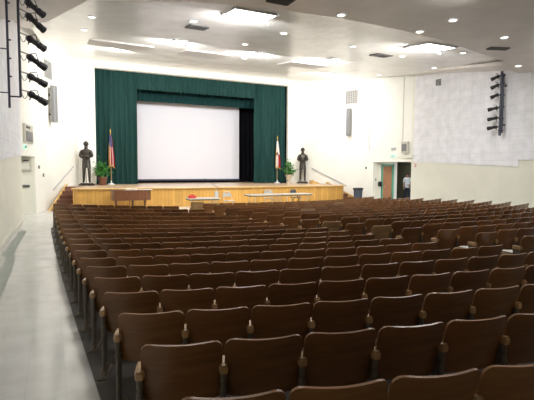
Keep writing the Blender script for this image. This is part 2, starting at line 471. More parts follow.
# door leaf far side of the recess
q = MB(); q.box((-9.7, -5.47, -.2), (-8.9, -5.43, 1.95)); d2 = struct(q.build('door_2', M['cream_box']))
q = MB(); q.tube([(-8.98, -5.47, .8), (-8.98, -5.53, .8), (-9.1, -5.53, .8)], .014); q.build('door_handle', M['steel'], d2)

# ------------------------------------------------------------------ stage
st = thing('stage', 'raised golden oak stage with vertical board front across the hall', 'stage', (0, 0, 0))
ap = [(-6.1, -2.1), (-6.78, -4.05), (-6.6, -4.2), (-5.5, -4.4), (5.5, -4.4), (6.6, -4.2), (6.78, -4.05), (6.1, -2.1)]
q = MB(); q.prism(ap, -.35, .83); q.build('front_panel', M['oak'], st)
top = [(-6.83, -4.08), (-6.62, -4.26), (-5.5, -4.46), (5.5, -4.46), (6.62, -4.26), (6.83, -4.08), (6.12, -2.08), (7.0, -2.08), (6.25, -.03), (5.48, -.02), (5.48, 4.2), (-5.48, 4.2), (-5.48, -.02), (-6.25, -.03), (-7.0, -2.08), (-6.12, -2.08)]
q = MB(); q.prism(top, .83, .88); q.build('stage_floor', M['oak_floor'], st)
q = MB()
for a, b in zip(top[:5], top[1:6]):
    q.tube([(a[0], a[1], .845), (b[0], b[1], .845)], .04, 6)
q.build('nosing', M['oak_trim'], st)
# stage house shell
for nm_, lo_, hi_ in (('rear', (-7, 4.3, 0), (7, 4.4, 9)), ('side_left', (-7, .3, 0), (-6.9, 4.3, 9)), ('side_right', (6.9, .3, 0), (7, 4.3, 9)), ('top', (-7, .26, 6.9), (7, 4.4, 7.0))):
    struct(MB().box(lo_, hi_).build('wall_stage_' + nm_, M['black_cloth']))

def stairs(sgn, label, rail_label):
    t = thing('stage_stairs', label, 'stairs', (7.1 * sgn, -4.3, 0))
    L = t.location
    N = 6; ya, yb = -4.35, -2.1
    z0 = -.16; h = .88 - z0
    fo = lambda y: interp(y, [-4.35, -2.1], [7.66, 6.92])
    fi = lambda y: interp(y, [-4.35, -4.05, -2.1], [6.81, 6.80, 6.14])
    for k in range(N):
        y = ya + (yb - ya) * k / N; y2 = ya + (yb - ya) * (k + 1) / N
        z = z0 + h * (k + 1) / N
        pl = [(fi(y), y), (fo(y), y), (fo(y2), y2), (fi(y2), y2)]
        MB().prism([(sgn * a - L.x, b - L.y) for a, b in pl], z - h / N, z - .035).build('riser', M['riser'], t)
        pl = [(fi(y), y - .03), (fo(y), y - .03), (fo(y2), y2), (fi(y2), y2)]
        MB().prism([(sgn * a - L.x, b - L.y) for a, b in pl], z - .035, z).build('tread', M['tread'], t)
    # sloping outer stringer board
    q = MB()
    vs = []
    for (y, zb, zt) in ((ya - .16, z0 - .12, z0 + .16), (yb, z0 + h - .2, z0 + h + .13)):
        for dx in (0, .07):
            vs += [((fo(y) + dx) * sgn - L.x, y - L.y, zb), ((fo(y) + dx) * sgn - L.x, y - L.y, zt)]
    q.add(vs, [(0, 1, 3, 2), (4, 6, 7, 5), (0, 4, 5, 1), (2, 3, 7, 6), (1, 5, 7, 3), (0, 2, 6, 4)])
    q.build('stringer', M['oak_trim'], t)
    r = thing('handrail', rail_label, 'handrail', (7.45 * sgn, -3.4, .78))
    a = Vector((-7.50 * sgn * -1, -3.33, .80)); b = Vector((6.60 * sgn, -1.0, 1.80))
    q = MB(); q.tube([a, a.lerp(b, .5), b], .025, 8)
    q.build('rail', M['grey_light'], r, True, loc=-r.location)
    for tt in (.12, .88):
        p = a.lerp(b, tt); q = MB(); q.tube([p, p + Vector((0, 0, -.07)), p + Vector((.13 * sgn, .04, -.07))], .012, 6)
        q.build('bracket', M['grey_light'], r, loc=-r.location)
stairs(-1, 'wooden steps with dark treads climbing beside the left end of the stage', 'grey metal handrail on the wall above the left stage steps')
stairs(1, 'wooden steps hidden behind the right end of the stage', 'grey metal handrail sloping down the wall right of the statue')

# ------------------------------------------------------------------ curtains and screen
def curtain(name, x0, x1, y, z0, z1, m_, wave, amp, seed, label=None, cat=None, parent=None):
    rnd = random.Random(seed)
    n = int((x1 - x0) / wave * 8)
    ph = [rnd.uniform(.75, 1.3) for _ in range(400)]
    def prof(t):
        k = t * (x1 - x0) / wave
        i = int(k); fr = k - i
        return amp * ph[i % 400] * (math.sin(2 * math.pi * fr) + .25 * math.sin(4 * math.pi * fr + ph[(i + 7) % 400]))
    def fn(u, v):
        t = u
        yy = y + prof(t) * (1 - .35 * v)
        return (x0 + (x1 - x0) * t + .02 * math.sin(9 * v + 20 * t), yy, z0 + (z1 - z0) * v), (0, -1, 0)
    q = MB(); q.sheet(fn, n, 6, .02)
    o = q.build(name, m_, parent, True)
    if label: tag(o, label, cat)
    return o
curtain('stage_curtain', -5.46, -3.42, .42, .90, 6.9, M['green'], .26, .10, 1, 'dark green pleated stage curtain hanging left of the screen', 'curtain')
curtain('stage_curtain', 3.42, 5.49, .42, .90, 6.9, M['green'], .26, .10, 2, 'dark green pleated stage curtain hanging right of the screen', 'curtain')
curtain('curtain_valance', -3.5, 3.5, .36, 5.90, 6.9, M['green'], .24, .06, 3, 'green gathered valance across the top of the stage opening', 'curtain')
curtain('border_curtain', -4.2, 4.2, 1.45, 5.45, 6.9, M['green_dark'], .3, .04, 4, 'dark green inner border just below the front valance', 'curtain')
curtain('leg_curtain', 3.6, 5.4, 2.9, .9, 6.9, M['black_cloth'], .3, .05, 5, 'black masking curtain right of the projection screen', 'curtain')
curtain('backdrop_curtain', -5.4, 5.4, 3.6, .9, 6.9, M['black_cloth'], .3, .05, 6, 'black backdrop curtain behind the projection screen', 'curtain')
sc = thing('projection_screen', 'large white projection screen lowered in the middle of the stage', 'screen', (0.1, 2.4, 1.0))
MB().box((-3.15, -.012, .08), (3.15, .012, 5.89)).build('screen_surface', M['screen'], sc)
q = MB(); q.tube([(-3.17, 0, .03), (3.17, 0, .03)], .05, 8); q.box((-3.16, -.02, .02), (3.16, .02, .10)); q.build('bottom_bar', M['navy'], sc)

# ------------------------------------------------------------------ people and statues
def skin_mesh(name, V, E, Rd, sub=2, mats=None):
    me = bpy.data.meshes.new(name); me.from_pydata(V, E, [])
    o = bpy.data.objects.new(name, me); COL.objects.link(o)
    md = o.modifiers.new('s', 'SKIN'); md.use_smooth_shade = True
    for i, r in enumerate(Rd):
        sv = me.skin_vertices[0].data[i]
        sv.radius = (r, r) if not isinstance(r, tuple) else r
        sv.use_root = (i == 0)
    sd = o.modifiers.new('d', 'SUBSURF'); sd.levels = sub
    dg = bpy.context.evaluated_depsgraph_get(); dg.update()
    out = bpy.data.meshes.new_from_object(o.evaluated_get(dg))
    bpy.data.objects.remove(o, do_unlink=True)
    out.materials.clear()
    out.materials.append(mats)
    out.name = name
    return out
def link(name, me, parent):
    o = bpy.data.objects.new(name, me); COL.objects.link(o); o.parent = parent; return o

def fingers(V, E, Rd, wrist, dirv, side, r=.011):
    """palm and five short finger chains from a wrist vertex index"""
    w_ = Vector(V[wrist]); d = Vector(dirv).normalized(); s = Vector(side).normalized()
    nrm = d.cross(s).normalized()
    pi = len(V); V.append(tuple(w_ + d * .05)); Rd.append((.034, .018)); E.append((wrist, pi))
    for k, off in enumerate((-.026, -.009, .009, .026)):
        ln = (.062, .074, .070, .055)[k]
        a = len(V)
        V.append(tuple(w_ + d * .085 + s * off)); Rd.append(r)
        V.append(tuple(w_ + d * (.085 + ln * .55) + s * off * 1.1 + nrm * .012)); Rd.append(r * .9)
        V.append(tuple(w_ + d * (.085 + ln) + s * off * 1.15 + nrm * .035)); Rd.append(r * .75)
        E += [(pi, a), (a, a + 1), (a + 1, a + 2)]
    a = len(V)
    V.append(tuple(w_ + d * .04 - s * .04)); Rd.append(r * 1.1)
    V.append(tuple(w_ + d * .075 - s * .058)); Rd.append(r * .9)
    E += [(pi, a), (a, a + 1)]

def statue(loc, rz, label, sgn):
    t = thing('statue', label, 'statue', loc, rz)
    # local: faces -Y; total 2.11 with plinth
    q = MB(); q.prism([(-.30, -.26), (.30, -.26), (.33, -.2), (.33, .2), (.30, .26), (-.30, .26), (-.33, .2), (-.33, -.2)], 0, .06)
    q.prism([(-.26, -.22), (.26, -.22), (.26, .22), (-.26, .22)], .06, .11)
    q.build('plinth', M['bronze'], t)
    V = [(0, 0, 1.05), (0, .0, 1.22), (0, -.01, 1.42), (0, .0, 1.58), (0, -.005, 1.68), (0, -.02, 1.78), (0, -.03, 1.88),
         (-.20, 0, 1.56), (-.27, -.02, 1.34), (-.12, -.20, 1.26), (.06, -.22, 1.31),
         (.20, 0, 1.56), (.27, -.02, 1.34), (.12, -.22, 1.30), (-.06, -.24, 1.37),
         (-.10, 0, 1.00), (-.115, -.02, .60), (-.13, .02, .20), (-.14, -.10, .145),
         (.10, 0, 1.00), (.12, -.04, .60), (.13, -.03, .20), (.15, -.15, .145)]
    Rd = [(.175, .13), (.17, .12), (.215, .15), (.13, .10), .066, (.085, .095), (.075, .085),
          .085, .070, .056, .045, .085, .070, .056, .045,
          .10, .072, .052, .045, .10, .072, .052, .045]
    E = [(0, 1), (1, 2), (2, 3), (3, 4), (4, 5), (5, 6), (3, 7), (7, 8), (8, 9), (9, 10), (3, 11), (11, 12), (12, 13), (13, 14),
         (0, 15), (15, 16), (16, 17), (17, 18), (0, 19), (19, 20), (20, 21), (21, 22)]
    fingers(V, E, Rd, 10, (1, .1, .2), (0, .2, 1), .013)
    fingers(V, E, Rd, 14, (-1, .1, .2), (0, .2, 1), .013)
    link('figure', skin_mesh('figure', V, E, Rd, 2, M['bronze']), t)
    # helmet with crest and brim, nose and beard
    q = MB(); q.sphere((0, -.03, 1.90), .115, .125, .12)
    q.lathe([(.135, -.012), (.15, 0), (.125, .015)], (0, -.03, 1.87), 16)
    q.prism([(-.14, .0), (-.10, .09), (0, .115), (.10, .09), (.14, 0)], -.012, .012, lambda a, b, h: (h, a - .02, 1.93 + b * .9))
    q.build('helmet', M['bronze'], t, True)
    q = MB(); q.sphere((0, -.125, 1.80), .018, .03, .03); q.sphere((-.035, -.108, 1.83), .014); q.sphere((.035, -.108, 1.83), .014)
    q.sphere((0, -.10, 1.72), .055, .05, .06)
    q.build('face', M['bronze'], t, True)
    q = MB()  # tunic skirt
    q.lathe([(.165, 1.12), (.175, 1.0), (.19, .88), (.195, .80), (.16, .80)], (0, 0, 0), 20, 1.0, .75)
    q.lathe([(.175, 1.08), (.19, 1.10), (.175, 1.13)], (0, 0, 0), 20, 1.0, .75)
    q.build('tunic', M['bronze'], t, True)
    def cape(u, v):
        x = (u - .5) * (.34 - .05 * v) ; yy = .13 + .02 * v - .35 * abs(u - .5) ** 2 + .012 * math.sin(u * 30)
        return (x, yy, 1.56 - v * .72), (0, 1, 0)
    q = MB(); q.sheet(cape, 16, 8, .02); q.build('cloak', M['bronze'], t, True)
    q = MB()
    q.tube([(.02 * sgn, -.30, .14), (.0, -.27, 1.42)], [.014, .012], 6)
    q.tube([(-.10, -.29, 1.22), (.10, -.29, 1.22)], .014, 6)
    q.build('sword', M['bronze'], t)
    t.scale = (1.06, 1.06, 1.06)
    return t
statue((-6.02, -.85, .88), R(-12), 'dark bronze statue with crossed arms beside the potted plant left of stage', 1)
statue((6.05, -.85, .88), R(-32), 'dark bronze statue with crossed arms standing right of the stage curtain', -1)

# man in the corridor
pm = thing('person', 'person in pale blue shirt and dark trousers standing in the open doorway', 'person', (10.78, -4.62, -.16), R(-50))
V = [(0, 0, .92), (0, 0, 1.08), (0, 0, 1.28), (0, 0, 1.40), (0, -.01, 1.46), (0, -.02, 1.56), (0, -.02, 1.63),
     (-.17, 0, 1.37), (-.22, .02, 1.12), (-.20, -.06, .88), (.17, 0, 1.37), (.23, .02, 1.12), (.16, -.16, 1.00),
     (-.09, 0, .86), (-.10, -.01, .48), (-.10, .02, .08), (-.11, -.11, .04),
     (.09, 0, .86), (.10, -.01, .48), (.10, .02, .08), (.11, -.11, .04)]
Rd = [(.135, .10), (.13, .095), (.145, .10), (.09, .07), .05, (.068, .082), (.06, .07),
      .052, .042, .03, .052, .042, .03, .085, .056, .04, .035, .085, .056, .04, .035]
E = [(0, 1), (1, 2), (2, 3), (3, 4), (4, 5), (5, 6), (3, 7), (7, 8), (8, 9), (3, 10), (10, 11), (11, 12), (0, 13), (13, 14), (14, 15), (15, 16), (0, 17), (17, 18), (18, 19), (19, 20)]
V2, E2, R2 = list(V), list(E), list(Rd)
fingers(V2, E2, R2, 9, (0, -.1, -1), (0, 1, 0), .009); fingers(V2, E2, R2, 12, (-.6, -.7, .1), (0, 0, 1), .009)
link('body', skin_mesh('body', V2, E2, R2, 2, M['skin']), pm)
sV = [(0, 0, .95), (0, 0, 1.08), (0, 0, 1.28), (0, 0, 1.39), (-.17, 0, 1.37), (-.22, .015, 1.16), (.17, 0, 1.37), (.225, .015, 1.16), (0, 0, .84)]
sR = [(.16, .125), (.155, .12), (.165, .12), (.10, .085), .07, .062, .07, .062, (.165, .13)]
link('shirt', skin_mesh('shirt', sV, [(0, 1), (1, 2), (2, 3), (3, 4), (4, 5), (3, 6), (6, 7), (0, 8)], sR, 2, M['shirt']), pm)
tV = [(0, 0, .90), (-.09, 0, .82), (-.10, -.01, .48), (-.10, .02, .08), (.09, 0, .82), (.10, -.01, .48), (.10, .02, .08)]
link('trousers', skin_mesh('trousers', tV, [(0, 1), (1, 2), (2, 3), (0, 4), (4, 5), (5, 6)], [(.15, .115), .10, .075, .06, .10, .075, .06], 2, M['trousers']), pm)
q = MB(); q.sphere((0, .005, 1.635), .082, .095, .075); q.build('hair', M['hair'], pm, True)
q = MB(); q.sphere((0, -.105, 1.57), .014, .02, .02); q.sphere((-.03, -.09, 1.60), .009); q.sphere((.03, -.09, 1.60), .009); q.sphere((-.078, -.01, 1.58), .012, .02, .03); q.sphere((.078, -.01, 1.58), .012, .02, .03)
q.build('face', M['skin'], pm, True)

# ------------------------------------------------------------------ flags
def flag(loc, label, kind):
    t = thing('flag', label, 'flag', loc)
    q = MB(); q.lathe([(.17, 0), (.17, .03), (.10, .06), (.03, .10), (.03, .2)], n=20); q.build('stand', M['white'], t, True)
    q = MB(); q.tube([(0, 0, .1), (0, 0, 2.62)], .016, 8); q.build('pole', M['pole'], t, True)
    q = MB()
    q.lathe([(.012, 2.6), (.035, 2.64), (.012, 2.68), (.03, 2.74), (.004, 2.86)], n=10); q.build('finial', M['gold'], t, True)
    # cloth hanging in folds from the pole
    q = MB(); nU, nV = 26, 18
    def P(u, v):
        wdt = .07 + .25 * v ** .7 - (.10 * max(0, v - .75) * 4 * .6)
        x = -.02 + (u - .35) * wdt + .03 * v
        y = -.03 + .035 * math.sin(u * 22 + 1.5 * v) * (.4 + v)
        z = 2.55 - 1.52 * v - .25 * abs(u - .4) * v
        return Vector((x, y, z))
    for i in range(nU + 1):
        for j in range(nV + 1): q.v.append(tuple(P(i / nU, j / nV)))
    for i in range(nU + 1):
        for j in range(nV + 1): p = P(i / nU, j / nV); q.v.append((p.x, p.y + .006, p.z))
    W = nV + 1; o = (nU + 1) * W
    for i in range(nU):
        for j in range(nV):
            u, v = i / nU, j / nV
            if kind == 'stars':
                mi = 2 if (v < .38 and u < .8) else (1 if (i // 4) % 3 == 1 else 0)
                if v > .95 : mi = 3
                if mi == 2 and (i * 7 + j * 3) % 11 == 0: mi = 1
            else:
                mi = 1
                if u > .45 and .45 < v < .95: mi = 0
                if .42 < v < .52 and u < .6: mi = 4
                if v > .95: mi = 3
            a = i * W + j
            q.f.append((a, a + W, a + W + 1, a + 1)); q.f.append((o + a, o + a + 1, o + a + W + 1, o + a + W)); q.mi += [mi, mi]
    q.build('cloth', [M['flag_red'], M['flag_white'], M['flag_blue'], M['gold'], M['terracotta']], t, True)
    q = MB(); pts = [tuple(P(u / 12, 1) + Vector((0, 0, -.03))) for u in range(13)]
    q.tube(pts, .022, 6); pts = [tuple(P(0, v / 10)) for v in range(3, 11)]; q.tube(pts, .012, 6); q.build('fringe', M['gold'], t, True)
flag((-4.78, .10, .88), 'red, white and blue striped flag on pole left of the screen', 'stars')
flag((4.80, .05, .88), 'white flag with red and gold fringe right of the screen', 'bear')

# ------------------------------------------------------------------ potted plants
def plant(loc, label, pot, sc_, seed):
    t = thing('potted_plant', label, 'plant', loc)
    rnd = random.Random(seed)
    q = MB()
    if pot == 'urn': q.lathe([(.12, 0), (.14, .03), (.08, .12), (.10, .22), (.20, .42), (.24, .52), (.21, .52), (.18, .44)], n=18)
    else: q.lathe([(.14, 0), (.16, .02), (.21, .34), (.23, .36), (.23, .41), (.19, .41), (.18, .36)], n=18)
    q.build('pot', M['basket'] if pot == 'urn' else M['terracotta'], t, True)
    h0 = .45 if pot == 'urn' else .38
    q = MB(); lf = MB()
    for k in range(40):
        a = rnd.uniform(0, 6.28); el = rnd.uniform(.1, 1); L_ = rnd.uniform(.35, .8) * sc_
        tip = Vector((math.cos(a) * L_ * (1 - el * .7) * .62, math.sin(a) * L_ * (1 - el * .7) * .5, h0 + .1 + L_ * el * 1.0))
        mid = Vector((tip.x * .4, tip.y * .4, h0 + (tip.z - h0) * .65))
        q.tube([(0, 0, h0 - .08), mid, tip], .006, 5)
        for s_ in range(11):
            c = mid.lerp(tip, rnd.random()) + Vector([rnd.uniform(-.07, .07) for _ in range(3)])
            d = Vector([rnd.uniform(-1, 1), rnd.uniform(-1, 1), rnd.uniform(-.7, .5)]).normalized() * rnd.uniform(.07, .12)
            s1 = d.cross(Vector((rnd.uniform(-1, 1), rnd.uniform(-1, 1), 1))).normalized() * .045
            nn = d.cross(s1).normalized() * .006
            lf.add([c, c + d * .5 + s1, c + d, c + d * .5 - s1, c + d * .5 + nn], [(0, 1, 4), (1, 2, 4), (2, 3, 4), (3, 0, 4)])
    q.build('stems', M['leaf'], t); lf.build('foliage', M['leaf'], t)
plant((-5.26, -.60, .88), 'leafy green plant in terracotta pot between left statue and flag', 'pot', 1.3, 3)
plant((5.25, -.62, .88), 'bushy green plant in tan urn between right flag and statue', 'urn', 1.2, 5)

# ------------------------------------------------------------------ wall speakers
def speaker(x, y, rz, label):
    t = thing('wall_speaker', label, 'speaker', (x, y, 3.6), rz)
    q = MB(); q.prism([(-.09, -.17), (.09, -.17), (.13, -.12), (.13, .02), (-.13, .02), (-.13, -.12)], 0, 1.5); q.build('cabinet', M['grey'], t)
    q = MB(); q.box((-.085, -.185, .05), (.085, -.165, 1.45)); q.build('grille', M['grey'], t)
    q = MB(); q.box((-.04, .02, .3), (.04, .14, .36)); q.box((-.04, .02, 1.1), (.04, .14, 1.16)); q.build('bracket', M['black'], t)
speaker(-7.46, -3.52, R(66), 'tall narrow grey column speaker on wall above the left stage steps')
speaker(7.46, -3.52, R(-66), 'tall narrow grey column speaker on wall right of the stage')
def wall_at(sgn, t):  # along P2->P3
    return Vector((sgn * (7.75 + (6.3 - 7.75) * t), -3.9 + 3.9 * t, 0))
def grille(sgn, label):
    ang = math.atan2(3.9, -1.45) if sgn > 0 else math.atan2(3.9, 1.45)
    c = wall_at(sgn, .08)
    t = thing('wall_vent', label, 'vent', (c.x, c.y, 5.35), 0)
    d = (wall_at(sgn, 1) - wall_at(sgn, 0)).normalized(); nn = Vector((-sgn * abs(d.y), -abs(d.x), 0)).normalized()
    f = lambda a, b, h: tuple(d * a + Vector((0, 0, b)) + nn * h)
    q = MB(); q.prism([(-.35, 0), (.45, 0), (.45, .78), (-.35, .78)], -.01, .03, f); q.build('frame', M['cream_box'], t)
    q = MB()
    for k in range(7):
        a = -.31 + k * .115; q.prism([(a, .04), (a + .05, .04), (a + .05, .74), (a, .74)], .03, .045, f)
    for k in range(7):
        b = .06 + k * .1; q.prism([(-.31, b), (.42, b), (.42, b + .035), (-.31, b + .035)], .03, .05, f)
    q.build('louvre', M['grey'], t)
grille(1, 'square grey louvred vent high on the wall right of stage')
grille(-1, 'square grey louvred vent high on the wall left of stage')

# conduits on the right wall
def conduit(pts, label, r=.012):
    q = MB(); q.tube(pts, r, 6); o = q.build('conduit', M['cream_box']); tag(o, label, 'conduit')
conduit([(7.93, -4.75, 6.5), (7.93, -4.75, 2.75)], 'thin painted conduit running down wall, the one nearer the stage', .015)
conduit([(8.33, -6.85, 6.3), (8.33, -6.85, 2.95)], 'thin painted conduit running down to the wall mounted box by doorway', .015)
q = MB(); q.box((7.62, -4.2, 2.15), (7.60, -4.1, 2.2))

# small wall fittings, right
def fitting(name, label, cat, c, ang, w_, h, dpt, m1, m2=None, part='cover'):
    t = thing(name, label, cat, c, ang)
    MB().box((-w_ / 2, -dpt, 0), (w_ / 2, .0, h)).build('housing', m1, t)
    if m2: MB().box((-w_ * .38, -dpt - .012, h * .15), (w_ * .38, -dpt, h * .8)).build(part, m2, t)
    return t
aR = math.atan2(2.0, -.36) - math.pi  # wall facing -X side
fitting('emergency_light', 'beige twin box fixture on wall above right doorway, left of white panels', 'light', (8.35, -7.08, 2.55), R(-79), .36, .55, .16, M['cream_box'], M['grey'])
t = fitting('exit_sign', 'small pale green EXIT sign above the right doorway', 'sign', (8.25, -6.30, 2.33), R(-79), .30, .17, .05, M['exit'])
t2 = fitting('exit_sign', 'small pale green EXIT sign on wall above the left doorway', 'sign', (-8.38, -6.95, 2.34), R(79.8), .30, .17, .05, M['exit'])
for tt in (t, t2):
    cu = bpy.data.curves.new('letters', 'FONT'); cu.body = 'EXIT'; cu.size = .13; cu.extrude = .004; cu.align_x = 'CENTER'
    o = bpy.data.objects.new('letters', cu); COL.objects.link(o)
    dg = bpy.context.evaluated_depsgraph_get(); me = bpy.data.meshes.new_from_object(o.evaluated_get(dg))
    bpy.data.objects.remove(o, do_unlink=True)
    me.materials.clear(); me.materials.append(M['exit_letters'])
    o = link('letters', me, tt); o.location = (0, -.056, .035); o.rotation_euler = (R(90), 0, 0)
fitting('door_chime', 'small grey box on wall above the right exit sign', 'box', (8.25, -6.31, 2.72), R(-79), .22, .12, .08, M['grey_light'])
fitting('fire_alarm', 'small red fire alarm on wall right of right doorway', 'alarm', (8.50, -7.62, 1.86), R(-90), .12, .15, .06, M['fire_red'], M['white'])
fitting('thermostat', 'small dark wall thermostat left of right doorway', 'switch', (7.89, -4.55, 1.75), R(-77), .08, .12, .03, M['vent_dark'])
fitting('wall_speaker', 'small grey square speaker at top of the right white panel wall', 'speaker', (8.42, -9.0, 5.55), R(-90), .22, .26, .08, M['grey'])
# right vestibule items
t = thing('payphone', 'black wall telephone beside the wooden door in right doorway', 'telephone', (8.46, VY - .01, .82))
q = MB(); q.lathe([(.10, 0), (.12, .06), (.12, .2), (.08, .26)], (0, -.07, 0), 12, 1, .6); q.build('phone_body', M['black'], t, True)
q = MB(); q.tube([(-.05, -.16, .03), (-.07, -.18, .13), (-.05, -.16, .23)], .02, 8); q.build('handset', M['black'], t, True)
fitting('switch_plate', 'small grey switch plate left of the black wall telephone', 'switch', (8.22, VY, 1.12), 0, .08, .12, .02, M['grey'])
t = thing('door_closer', 'pale metal door closer arm at top of the right doorway', 'closer', (8.62, VY - .02, 2.03))
MB().box((-.2, -.09, 0), (.12, -.03, .07)).build('closer_body', M['steel'], t); MB().tube([(-.15, -.08, .03), (-.30, -.3, .03)], .012).build('closer_arm', M['steel'], t)

# left wall fittings
t = thing('notice_board', 'beige framed wall unit with grey grille above left doorway', 'board', (-8.30, -6.46, 2.57), R(79.8))
MB().box((-.62, -.07, 0), (.62, 0, .64)).build('frame', M['cream_box'], t)
MB().box((-.48, -.085, .05), (.48, -.07, .40)).build('grille', M['grey'], t)
MB().box((-.40, -.085, .50), (.10, -.07, .57)).build('vent_slot', M['vent_dark'], t)
t = thing('wall_cabinet', 'beige metal box hanging at top inside left doorway', 'box', (-8.42, -5.43, 1.62))
MB().box((-.20, -.14, 0), (.20, 0, .42)).build('cabinet_body', M['cream_box'], t)
MB().box((-.13, -.152, .06), (.13, -.14, .26)).build('panel', M['base'], t)
MB().box((-.08, -.16, .34), (.12, -.14, .38)).build('dark_slot', M['black'], t)
fitting('switch_plate', 'grey triple switch plate low inside the left doorway', 'switch', (-8.42, -5.43, .98), 0, .24, .10, .03, M['grey'], M['vent_dark'])
fitting('thermostat', 'small dark square switch on left wall above the round one', 'switch', (-8.01, -4.92, 1.68), R(76), .10, .12, .04, M['navy'])
fitting('wall_socket', 'small brown wall switch on left wall nearest the stage steps', 'switch', (-7.87, -4.35, 1.36), R(76), .12, .13, .04, M['vent_dark'], M['steel'])

# ------------------------------------------------------------------ lighting rigs
def fixture(root, base, tip, name, label):
    """theatre spotlight hanging from a rig; base = clamp point, tip = lens end"""
    base = Vector(base); tip = Vector(tip)
    t = thing(name, label, 'stage light', base, 0, 'theatre spotlights on ' + root)
    d = (tip - base); L_ = d.length; d.normalize()
    side = d.cross(Vector((0, 0, 1))).normalized(); upv = side.cross(d)
    a = Vector((0, 0, 0))
    q = MB(); q.tube([a, a + d * .05, a + d * L_ * .22, a + d * L_ * .30, a + d * L_ * .62, a + d * L_ * .66, a + d * L_ * .86, a + d * L_], [.045, .070, .075, .058, .055, .072, .072, .08], 12)
    q.build('lamp_barrel', M['black'], t, True)
    brl = [o_ for o_ in t.children][0]
    MB().tube([a + d * L_ * .4 + side * .07, a + d * L_ * .4 + side * .12], .018, 8).build('knob', M['black'], brl)
    MB().tube([a + d * L_ * .4 - side * .07, a + d * L_ * .4 - side * .12], .018, 8).build('knob', M['black'], brl)
    MB().tube([a + d * L_ * .15 - upv * .07, a + d * L_ * .15 - upv * .13], .014, 6).build('shutter_handle', M['black'], brl)
    q = MB(); q.tube([a + d * L_ * .4 + side * .10, a + d * L_ * .3 + side * .10 + Vector((0, 0, .12)), a + d * L_ * .3 - side * .10 + Vector((0, 0, .12)), a + d * L_ * .4 - side * .10], .010, 6)
    q.build('yoke', M['black'], t)
    q = MB(); q.tube([a + d * L_, a + d * (L_ + .006)], .08, 12); q.build('lens', M['navy'], brl)
    return t
# left ladder
LX1, LX2, LY = -8.32, -8.11, -13.45
t = thing('lighting_ladder', 'black pipe ladder fixed to the left wall holding spotlights', 'lighting rig', (LX1, LY, 2.95))
MB().tube([(0, 0, 0), (0, 0, 2.39)], .024, 8).build('pipe', M['navy'], t, True)
MB().tube([(LX2 - LX1, 0, .24), (LX2 - LX1, 0, 2.39)], .026, 8).build('pipe', M['navy'], t, True)
for z in (.24, .65, 1.02, 1.40, 1.78, 2.15):
    MB().tube([(0, 0, z), (LX2 - LX1 if z == .24 else .06, 0, z)], .018, 6).build('rung', M['navy'], t)
MB().box((-.235, -.01, 1.2), (0, .01, 1.22)).build('wall_bracket', M['navy'], t)
MB().box((-.235, -.01, .3), (0, .01, .32)).build('wall_bracket', M['navy'], t)
names = ['bottom', 'second from bottom', 'third from bottom', 'fourth from bottom', 'fifth from bottom', 'topmost']
LEFTPX = LFIX = [  # base and tip of each barrel
    (3.32, .15), (3.70, .12), (4.12, .17), (4.51, .14), (5.00, .22), (5.27, .16)]
for k, (z, dz) in enumerate(LFIX):
    b = (-7.97, -13.2, z); tp = (-7.64, -12.9, z - dz)
    t = fixture('left wall ladder', b, tp, 'spotlight', 'black theatre spotlight on left wall ladder, ' + names[k])
    MB().tube([(LX2 + .97 - .97 - b[0], LY - b[1], .02), (0.02, 0.01, .03)], .014, 6).build('clamp_arm', M['grey'], t)
    pts = []
    for s_ in range(9):
        u = s_ / 8; pts.append(((LX2 - b[0]) * u, (LY - b[1]) * u, .02 - .16 * math.sin(math.pi * u)))
    MB().tube(pts, .008, 5).build('cable', M['grey'], t, True)
# right ladder
RX, RY = 8.18, -12.38
t = thing('lighting_ladder', 'black pipe ladder fixed to white panels on the right wall', 'lighting rig', (RX, RY, 3.05))
MB().tube([(0, 0, 0), (0, 0, 2.46)], .05, 8).build('pipe', M['navy'], t, True)
MB().tube([(.04, -.05, .1), (.04, -.05, 2.36)], .035, 8).build('pipe', M['navy'], t, True)
for z in (.2, .65, 1.1, 1.55, 2.0, 2.3): MB().tube([(-.06, .03, z), (.08, -.09, z)], .03, 6).build('rung', M['navy'], t)
for z in (.4, 1.9): MB().box((.03, -.03, z), (.268, .03, z + .06)).build('wall_bracket', M['navy'], t)
for k, z in enumerate((3.38, 3.73, 4.11, 4.62, 4.99, 5.32)):
    b = (8.12, -12.32, z + .02); tp = (8.03, -12.32 + (.36 if k < 3 else .27), z - (.03 if k < 3 else .08))
    t = fixture('right wall ladder', b, tp, 'spotlight', 'black theatre spotlight on right wall ladder, ' + names[k])
    MB().tube([(.06, -.06, -.02), (.0, .02, .0)], .02, 6).build('clamp_arm', M['navy'], t)

# ------------------------------------------------------------------ ceiling fittings
tilt = math.atan(.11)
def on_ceiling(x, y, front): return (x, y, czf(y) if front else 5.35)
def trough(x, y, wx, wy, label):
    t = thing('ceiling_light', label, 'light', on_ceiling(x, y, True)); t.rotation_euler = (tilt, 0, 0)
    q = MB()
    for lo, hi in (((-wx / 2, -wy / 2), (wx / 2, -wy / 2 + .05)), ((-wx / 2, wy / 2 - .05), (wx / 2, wy / 2)), ((-wx / 2, -wy / 2), (-wx / 2 + .05, wy / 2)), ((wx / 2 - .05, -wy / 2), (wx / 2, wy / 2))):
        q.box((lo[0], lo[1], -.05), (hi[0], hi[1], .0))
    q.build('frame', M['white'], t)
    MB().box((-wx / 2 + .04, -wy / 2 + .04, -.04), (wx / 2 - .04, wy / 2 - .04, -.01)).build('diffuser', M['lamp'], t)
    q = MB(); q.tube([(wx / 2 - .1, wy * .2, -.05), (wx / 2 - .02, wy * .1, -.16)], .03, 6); q.build('bracket', M['grey'], t)
trough(3.35, -13.5, 1.2, 1.1, 'bright rectangular ceiling light at the ceiling step, the right one')  # step pair: added glowing panels in place of glare from hidden lamps
trough(-3.0, -13.8, 1.2, .9, 'bright rectangular ceiling light at the ceiling step, the left one')
